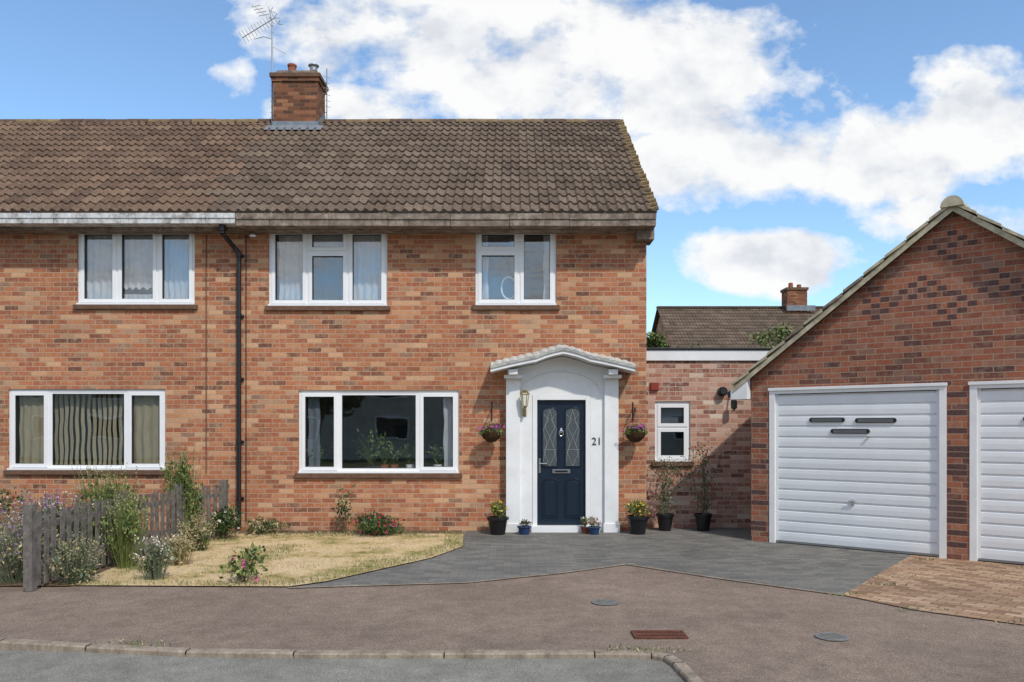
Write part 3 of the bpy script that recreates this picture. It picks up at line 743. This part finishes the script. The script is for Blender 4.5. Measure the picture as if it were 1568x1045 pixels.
def shrub(name,x,y,w,h,n,size,mats,seed,flowers=None,nf=0,upr=.6,spiky=False,z=0,parent=None,fs=.03):
    r=random.Random(seed); b=B()
    blobs=[]
    k=9
    for i in range(k):
        a=r.uniform(0,6.28); rr=r.uniform(0,.7)*w/2; hh=r.uniform(.25,.8)*h
        bx,by=x+rr*math.cos(a),y+rr*math.sin(a)*.8
        s=r.uniform(.25,.45)
        blobs.append((bx,by,z+hh,w/2*s*1.3,w/2*s*1.3,h*.25))
        b.tube((x+r.uniform(-.2,.2)*w*.3,y,z),(bx,by,z+hh),.006,STEM,4,.003)
    blobleaves(b,blobs,n,size,mats,r,upr)
    if spiky:
        for i in range(int(110*w/.5)):
            a=r.uniform(0,6.28); rr=r.uniform(0,.9)*w/2; bx,by=x+.5*rr*math.cos(a),y+.5*rr*math.sin(a)
            tx,ty,tz=x+rr*math.cos(a)*1.25,y+rr*math.sin(a)*1.25,z+h*r.uniform(.6,1.2)
            b.tube((bx,by,z),(tx,ty,tz),.003,mats[0],3,.002)
            fm=flowers if flowers else mats
            for q in range(9):
                t=1-q*.035; leaf(b,(bx+(tx-bx)*t,by+(ty-by)*t,z+(tz-z)*t),.03,.012,r.choice(fm if q<5 else mats),r,.8)
    elif flowers:
        for i in range(nf):
            bl=r.choice(blobs); v=Vector((r.gauss(0,1),-abs(r.gauss(0,1)),r.gauss(.4,1))).normalized()
            p=(bl[0]+v.x*bl[3]*1.05,bl[1]+v.y*bl[4]*1.05,bl[2]+v.z*bl[5]*1.05)
            m=r.choice(flowers)
            for q in range(7): leaf(b,p,fs*r.uniform(.7,1.2),fs*.8,m,r,.2)
    return b.build(name,parent,uv=False)
shrub('lavender_bush',-5.25,8.5,.9,.55,1300,.05,[G4,STR],11,[PUR,G4,STR],spiky=True)
shrub('lavender_bush',-4.62,8.42,.6,.42,700,.05,[G4,STR,G1],12,[STR,G4],spiky=True)
shrub('lavender_bush',-3.85,8.6,.4,.42,420,.045,[G4,G1],13,[WHF,STR],spiky=True)
shrub('garden_shrub',-5.6,9.6,1.3,.75,2200,.06,[G4,G2,G1],14,[WHF,PUR,G4],60,spiky=True)
shrub('tall_grass',-4.95,9.75,.75,1.0,1500,.06,[G3,G1,G3],15,[G3,STR],spiky=True,upr=2)
shrub('tall_grass',-4.5,9.3,.5,.75,600,.05,[G3,G1,G3],115,[G3,STR],spiky=True,upr=2)
shrub('garden_shrub',-5.9,11.5,1.4,.5,1800,.06,[G1,G4],16)
shrub('tall_grass',-4.62,11.1,.5,1.2,1200,.06,[G3,G1],17,[G3,G1],spiky=True,upr=2)
shrub('garden_shrub',-4.2,11.7,.6,.5,1200,.05,[G1,G2],18,[WHF],10)
shrub('grass_clump',-4.2,10.6,.5,.4,400,.05,[G1,STR],19,[STR],spiky=True)
shrub('grass_clump',-3.95,9.5,.4,.32,300,.05,[STR,G3],20,[STR],spiky=True)
shrub('garden_shrub',-3.9,12.3,.9,.25,800,.05,[G2,G1,STR],21)
shrub('rose_bush',-2.15,12.2,1.0,.34,2600,.05,[G2,G1],22,[REDF,PINK],34,fs=.035)
shrub('rose_bush',-2.6,12.4,.4,.8,200,.06,[G2,G1],23)
shrub('rose_bush',-2.85,8.45,.55,.4,220,.07,[G1,G3],24,[PINK],5,fs=.045)
shrub('garden_shrub',-6.8,8.9,1.2,.7,2500,.05,[G4,G2],25,[PUR],30)
shrub('garden_shrub',-7.5,11,1.6,.8,2500,.06,[G1,G2],26)
r=random.Random(5)
def inpoly(x,y,P):
    c=False;j=len(P)-1
    for i in range(len(P)):
        if (P[i][1]>y)!=(P[j][1]>y) and x<(P[j][0]-P[i][0])*(y-P[i][1])/(P[j][1]-P[i][1])+P[i][0]: c=not c
        j=i
    return c
b=B(); cnt=0
while cnt<24000:
    x,y=r.uniform(-4.75,-.6),r.uniform(8.2,12.3)
    if not inpoly(x,y,lawn): continue
    cnt+=1
    nv=mnoise.fractal(Vector((x*1.1,y*1.1,0)),1,2,4)+r.gauss(0,.12)
    edge=not inpoly(x+.28,y-.22,lawn)
    gr=nv<-.3 or (edge and r.random()<.8)
    if not gr and r.random()<.65: continue
    h=r.uniform(.012,.035)*(1.3 if gr else .7); a=r.uniform(0,6.28); w_=.004
    dx,dy=math.cos(a)*w_,math.sin(a)*w_; lx_,ly_=r.gauss(0,.012),r.gauss(0,.012)
    b.poly([(x-dx,y-dy,.01),(x+dx,y+dy,.01),(x+lx_,y+ly_,.01+h)],r.choice([G1,G3,G3,STR]) if gr else STR)
b.build('grass',uv=False)
b=B()
for (x,y,n_) in ((3.3,7.85,40),(3.9,8.3,70),(4.3,8.75,40),(5.2,9.9,40),(.9,5.9,50),(1.1,5.85,40),(-2.9,6.1,30),(-2.7,5.98,20),(4.3,6.7,30),(3.7,7.2,30),(6,9.3,20),(5.9,8.4,12),(5.0,7.6,12)):
    for _ in range(n_): leaf(b,(x+r.gauss(0,.12),y+r.gauss(0,.03),.0),r.uniform(.02,.055),.01,r.choice([G1,G3,STR]),r,1.2)
for _ in range(500): leaf(b,(r.uniform(-4.4,-.9),r.uniform(11.9,12.6),.02),r.uniform(.02,.05),.02,r.choice([STR,STR,G1,STEM]),r,.1)
b.build('weeds',uv=False)
POTB=plain('glazed_black_pot',L(28,28,30),.3,.5,.2,6,.05); POTBL=plain('glazed_blue_pot',L(40,62,100),.25,.5,.2,6,.05)
def pot(x,y,rad,h,mat,seed,fn):
    e=empty('potted_plant',(x,y,0))
    b=B(); b.lathe((0,0,0),[(0,.002),(rad*.68,.002),(rad*.92,h*.85),(rad*1.05,h*.86),(rad*1.05,h),(rad*.92,h),(rad*.88,h*.9),(0,h*.9)],mat,24)
    b.build('pot',e,smooth=False); fn(e,h,seed)
def bushy(w,h,mats,fl,nf,n=900,s=.035):
    def f(e,z,seed): shrub('plant',0,0,w,h,n,s,mats,seed,fl,nf,z=z*.9,parent=e,fs=.025)
    return f
def climber(w,h):
    def f(e,z,seed):
        r=random.Random(seed); b=B()
        for i in range(8):
            p=Vector((r.uniform(-.05,.05),r.uniform(-.05,.05),z*.9)); d=Vector((r.gauss(0,.12*w*2),r.gauss(0,.05),1))
            for k in range(12):
                q=p+d.normalized()*h/12*r.uniform(.8,1.1); b.tube(p,q,.005,STEM,4); d+=Vector((r.gauss(0,.18),r.gauss(0,.08),0)); p=q
                for _ in range(5): leaf(b,p+Vector((r.gauss(0,.05),r.gauss(0,.04),r.gauss(0,.04))),r.uniform(.03,.06),.025,r.choice([G1,G2,G4]),r,-.2)
        b.build('plant',e,uv=False)
    return f
pot(-.22,12.3,.165,.27,POTB,31,bushy(.42,.28,[G3,G1],[YEL],20))
pot(.19,12.3,.11,.13,POTBL,32,bushy(.26,.12,[G2,G1],[WHF],10,400,.03))
pot(1.27,12.3,.1,.12,POTBL,33,bushy(.26,.16,[G4,STR],[PINK],8,400,.03))
pot(1.15,12.45,.08,.1,TERRA,34,bushy(.2,.16,[G3,G1],[WHF],5,260,.03))
pot(1.95,12.35,.17,.28,POTB,35,bushy(.4,.28,[G3,G1],[YEL],20))
pot(2.45,12.75,.14,.27,POTB,36,climber(.5,.95))
pot(3.06,12.75,.14,.27,POTB,37,climber(.35,1.15))
def basket(x,seed):
    e=empty('hanging_basket',(x,YH-.26,Z(664)))
    b=B(); b.lathe((0,0,0),[(.0,-.14),(.08,-.12),(.135,-.06),(.16,0),(.165,.02),(.15,.02),(0,.0)],COIR,20)
    for j in range(10):
        t=2*math.pi*j/10; b.path([(.168*math.cos(t),.168*math.sin(t),.02),(.14*math.cos(t),.14*math.sin(t),-.06),(.05*math.cos(t),.05*math.sin(t),-.14)],.003,BLACKP,4)
    for j in range(4):
        t=2*math.pi*j/4+.4; b.tube((.165*math.cos(t),.165*math.sin(t),.02),(0,0,.33),.003,BLACKP,4)
    b.path([(0,0,.33),(0,.0,.40),(0,.26,.40)],.008,BLACKP,6); b.path([(0,.25,.5),(0,.25,.2)],.009,BLACKP,6); b.tube((0,.25,.22),(0,.05,.4),.006,BLACKP,6)
    b.build('basket',e)
    r=random.Random(seed); f=B()
    blobs=[(-.07,0,.04,.1,.1,.06),(.08,-.02,.05,.1,.1,.06),(0,-.06,.08,.09,.09,.06),(-.13,-.08,-.03,.05,.05,.08),(.13,-.08,-.04,.05,.05,.08)]
    blobleaves(f,blobs,800,.035,[G1,G3,G3],r,.2)
    for i in range(22):
        bl=r.choice(blobs[:3]); p=(bl[0]+r.gauss(0,.08),bl[1]-.08+r.gauss(0,.05),bl[2]+r.uniform(0,.08))
        for q in range(6): leaf(f,p,.03,.026,r.choice([PINK,PUR]),r,.2)
    f.build('flowers',e,uv=False)
basket(X(753),41); basket(X(969),42)
b=B(); r=random.Random(9)
for x,h in ((X(480),.3),(X(565),.5),(X(585),.35),(X(668),.28),(X(600),.22),(X(625),.3)):
    b.lathe((x,YH+.24,Z(725)+.02),[(.05,0),(.07,.11),(.06,.11)],rnd.choice([WHITE,TERRA,POTB]),12)
    for i in range(26):
        a=r.uniform(-1,1); b.tube((x,YH+.24,Z(725)+.12),(x+a*h*.5,YH+.24+r.uniform(-.05,.05),Z(725)+.12+h*r.uniform(.5,1)),.004,G1,3)
    for i in range(60): leaf(b,(x+r.gauss(0,h*.25),YH+.24+r.gauss(0,.04),Z(725)+.15+h*r.uniform(.2,1)),.09,.03,r.choice([G1,G2,G3]),r,.6)
b.build('windowsill_plants',house,uv=False)
# ---------------------------------------------------------------- fence
fb=B(); r=random.Random(3)
fp=[(-4.87,8.05),(-4.76,9.7),(-4.6,11.0),(-4.3,11.9)]
def fence_at(s):
    for a,c in zip(fp[:-1],fp[1:]):
        A=Vector(a);C=Vector(c);l=(C-A).length
        if s<=l: return A+(C-A)*s/l,(C-A).normalized()
        s-=l
    return None
s=.08
while True:
    q=fence_at(s)
    if not q: break
    p,d=q; n=Vector((d.y,-d.x)); w_=.032; h=.80+r.uniform(-.02,.02); t=.008
    P=[p-d*w_+n*(.03-t),p+d*w_+n*(.03-t),p+d*w_+n*(.03+t),p-d*w_+n*(.03+t)]
    lean=d*r.uniform(-.018,.018)
    i=len(fb.v); k=fb.mi(WOOD)
    fb.v+=[(v.x,v.y,.04) for v in P]+[(v.x+lean.x,v.y+lean.y,h) for v in P]
    for f in [(0,3,2,1),(4,5,6,7),(0,1,5,4),(1,2,6,5),(2,3,7,6),(3,0,4,7)]: fb.f.append(tuple(i+z for z in f)); fb.m.append(k)
    s+=.128
for a,c in zip(fp[:-1],fp[1:]):
    A=Vector(a);C=Vector(c);d=(C-A).normalized();n=Vector((d.y,-d.x))
    for z in (.22,.62):
        P=[A-n*.02,C-n*.02,C+n*.015,A+n*.015]; i=len(fb.v);k=fb.mi(WOOD)
        fb.v+=[(v.x,v.y,z) for v in P]+[(v.x,v.y,z+.06) for v in P]
        for f in [(0,3,2,1),(4,5,6,7),(0,1,5,4),(1,2,6,5),(2,3,7,6),(3,0,4,7)]: fb.f.append(tuple(i+q for q in f)); fb.m.append(k)
for p in fp: fb.box(p[0]-.045,p[0]+.045,p[1]-.045,p[1]+.045,0,.87,WOOD)
fb.build('picket_fence')
# ---------------------------------------------------------------- background house and trees
bg=empty('brick_house',(0,0,0))
roof_slope(7.0,22,34,4.6,38.5,7.42,lambda x,v,r:TILE,'roof_tiles',bg,seg=3,seed=4)
b=B(); b.box(7.2,21.8,34.4,42.6,-.1,4.7,BRICK)
b.poly([(7,38.5,7.42),(22,38.5,7.42),(22,43,4.6),(7,43,4.6)],TILE); b.poly([(7.2,34.4,4.7),(7.2,42.6,4.7),(7.2,38.5,7.3)],BRICK)
b.box(7.0,22,38.35,38.65,7.42,7.5,TILE)
b.build('walls',bg)
b=B(); b.box(13.1,14.05,37.9,38.7,6.8,8.2,BRICK_CHIM); b.box(13.05,14.1,37.85,38.75,8.2,8.32,SOLDIER); b.lathe((13.4,38.3,8.3),[(.12,0),(.1,.3)],TERRA); b.lathe((13.8,38.3,8.3),[(.12,0),(.1,.22)],TERRA); b.box(13.05,14.4,37.8,37.9,7.2,7.45,LEAD); b.build('chimney',bg)
def tree(x,y,h,w,n,size,seed,mats,name='garden_tree'):
    r=random.Random(seed); b=B()
    b.tube((x,y,0),(x+.1,y,h*.5),.05*h/3,STEM,8,.03*h/3)
    blobs=[]
    for i in range(14):
        a=r.uniform(0,6.28); rr=r.uniform(.1,.75)*w/2; z=r.uniform(.4,.92)*h
        p=(x+rr*math.cos(a),y+rr*math.sin(a),z); b.tube((x+.05,y,h*.35),p,.02*h/3,STEM,5,.006)
        s=r.uniform(.16,.3)*w; blobs.append((*p,s,s,s*.8))
    blobleaves(b,blobs,n,size,mats,r,.1,.6)
    b.build(name,uv=False)
tree(3.95,21,4.3,1.0,2500,.1,51,[G3,G1])
tree(5.0,23,4.2,1.8,3000,.1,52,[G1,G3])
tree(6.9,22,4.6,1.5,3500,.1,53,[G1,G3,G3])
tree(8.2,23,5.0,1.6,3000,.1,54,[G3,G1])
op=empty('rendered_house',(0,0,0)); b=B()
b.box(-46,16,-26,-19,-.1,5,RENDERW)
b.poly([(-46.2,-18.7,5.0),(16.2,-18.7,5.0),(16.2,-22.5,7.9),(-46.2,-22.5,7.9)],TILE); b.poly([(-46.2,-26.3,5.0),(16.2,-26.3,5.0),(16.2,-22.5,7.9),(-46.2,-22.5,7.9)],TILE)
for x in range(-44,14,4):
    for z in (1,3.3): b.box(x,x+1.9,-18.98,-18.9,z,z+1.3,WHITE); b.box(x+.1,x+1.8,-18.9,-18.87,z+.1,z+1.2,BLACKP)
b.build('walls',op)
tree(9.5,-15,7.5,5,3000,.3,61,[G2,G1]); tree(-9,-14,6,4,2600,.3,62,[G2,G1])
# ---------------------------------------------------------------- world
SUN_EL,SUN_AZ=math.radians(48),math.radians(30)
sd=Vector((math.sin(SUN_AZ)*math.cos(SUN_EL),-math.cos(SUN_AZ)*math.cos(SUN_EL),math.sin(SUN_EL)))
wd_=bpy.data.worlds.new('World'); scene.world=wd_; wd_.use_nodes=True; nt=wd_.node_tree
bgn=nt.nodes['Background']; bgn.inputs[1].default_value=.15
sky=nt.nodes.new('ShaderNodeTexSky'); sky.sky_type='NISHITA'; sky.sun_disc=False; sky.sun_elevation=SUN_EL
sky.sun_rotation=math.atan2(sd.x,sd.y); sky.air_density=1.0; sky.dust_density=.4; sky.ozone_density=2.0
gen=coord(nt,'Generated'); sep=nt.nodes.new('ShaderNodeSeparateXYZ'); nt.links.new(gen,sep.inputs[0])
yy=M(nt,'MAXIMUM',sep.outputs[1],.08)
u=M(nt,'DIVIDE',sep.outputs[0],yy); v=M(nt,'DIVIDE',sep.outputs[2],yy)
cmb=nt.nodes.new('ShaderNodeCombineXYZ'); nt.links.new(u,cmb.inputs[0]); nt.links.new(v,cmb.inputs[1])
P=cmb.outputs[0]
blobs=[(700,20,360,100,1.1),(960,110,290,110,1.1),(800,130,250,70,.9),(1280,240,330,85,1.15),(1230,150,110,70,.9),(1530,190,150,110,1),(1010,250,130,60,.9),(1180,398,150,48,1.3),(360,120,60,50,.4),(600,165,260,45,.6),(1470,330,220,60,.7),(200,-200,500,120,.8)]
fld=None
for (cx,cy,rx,ry,wt) in blobs:
    a=M(nt,'MULTIPLY',M(nt,'SUBTRACT',u,(cx-784)/1220),1220/rx); c=M(nt,'MULTIPLY',M(nt,'SUBTRACT',v,(655-cy)/1220),1220/ry)
    q=M(nt,'SUBTRACT',wt,M(nt,'ADD',M(nt,'MULTIPLY',a,a),M(nt,'MULTIPLY',c,c)))
    fld=q if fld is None else M(nt,'MAXIMUM',fld,q)
fld=M(nt,'MAXIMUM',fld,-1.2)
nA=noise(nt,mapping(nt,P,(1,1.35,1)),6.5,7,.58)
nB=noise(nt,mapping(nt,P,(1,1.35,1),loc=(-.015,-.045,0)),6.5,5,.55)
nG=noise(nt,mapping(nt,gen,(1,1,2.2)),2.6,5,.6)
dens=M(nt,'ADD',M(nt,'MULTIPLY',fld,.85),M(nt,'MULTIPLY',M(nt,'SUBTRACT',nA,.5),4.0))
front=M(nt,'MULTIPLY',M(nt,'SUBTRACT',sep.outputs[1],.15),5,clamp=True)
densG=M(nt,'MULTIPLY',M(nt,'SUBTRACT',nG,.47),6)
d1=mix(nt,front,densG,dens)
fac=ramp(nt,d1,[(.0,g(0)),(.22,g(.45)),(.55,g(.98))])
shade=M(nt,'ADD',M(nt,'MULTIPLY',M(nt,'SUBTRACT',nA,nB),3.4),M(nt,'MULTIPLY_ADD',M(nt,'SUBTRACT',nA,.5),-.4,.68),clamp=True)
ccol=ramp(nt,shade,[(.2,(4.9,5.05,5.4,1)),(.55,(5.9,6.0,6.15,1)),(.85,(6.6,6.6,6.55,1))])
skyc=mix(nt,1,sky.outputs[0],(1.2,1.36,1.42,1),'MULTIPLY')
fin=mix(nt,fac,skyc,ccol)
nt.links.new(fin,bgn.inputs[0])
sl=bpy.data.lights.new('sun','SUN'); sl.energy=2.9; sl.angle=math.radians(2); sl.color=(1,.95,.87)
so=bpy.data.objects.new('sun',sl); scene.collection.objects.link(so); so.rotation_euler=sd.to_track_quat('Z','Y').to_euler()
# ---------------------------------------------------------------- camera
cam=bpy.data.cameras.new('camera'); co=bpy.data.objects.new('camera',cam); scene.collection.objects.link(co)
co.location=(0,0,1.65); co.rotation_euler=(math.pi/2,0,0); cam.lens=28; cam.sensor_width=36; cam.shift_y=.0845; cam.clip_end=2000
scene.camera=co
vs=scene.view_settings; vs.view_transform='Standard'; vs.look='None'; vs.exposure=0; vs.gamma=1
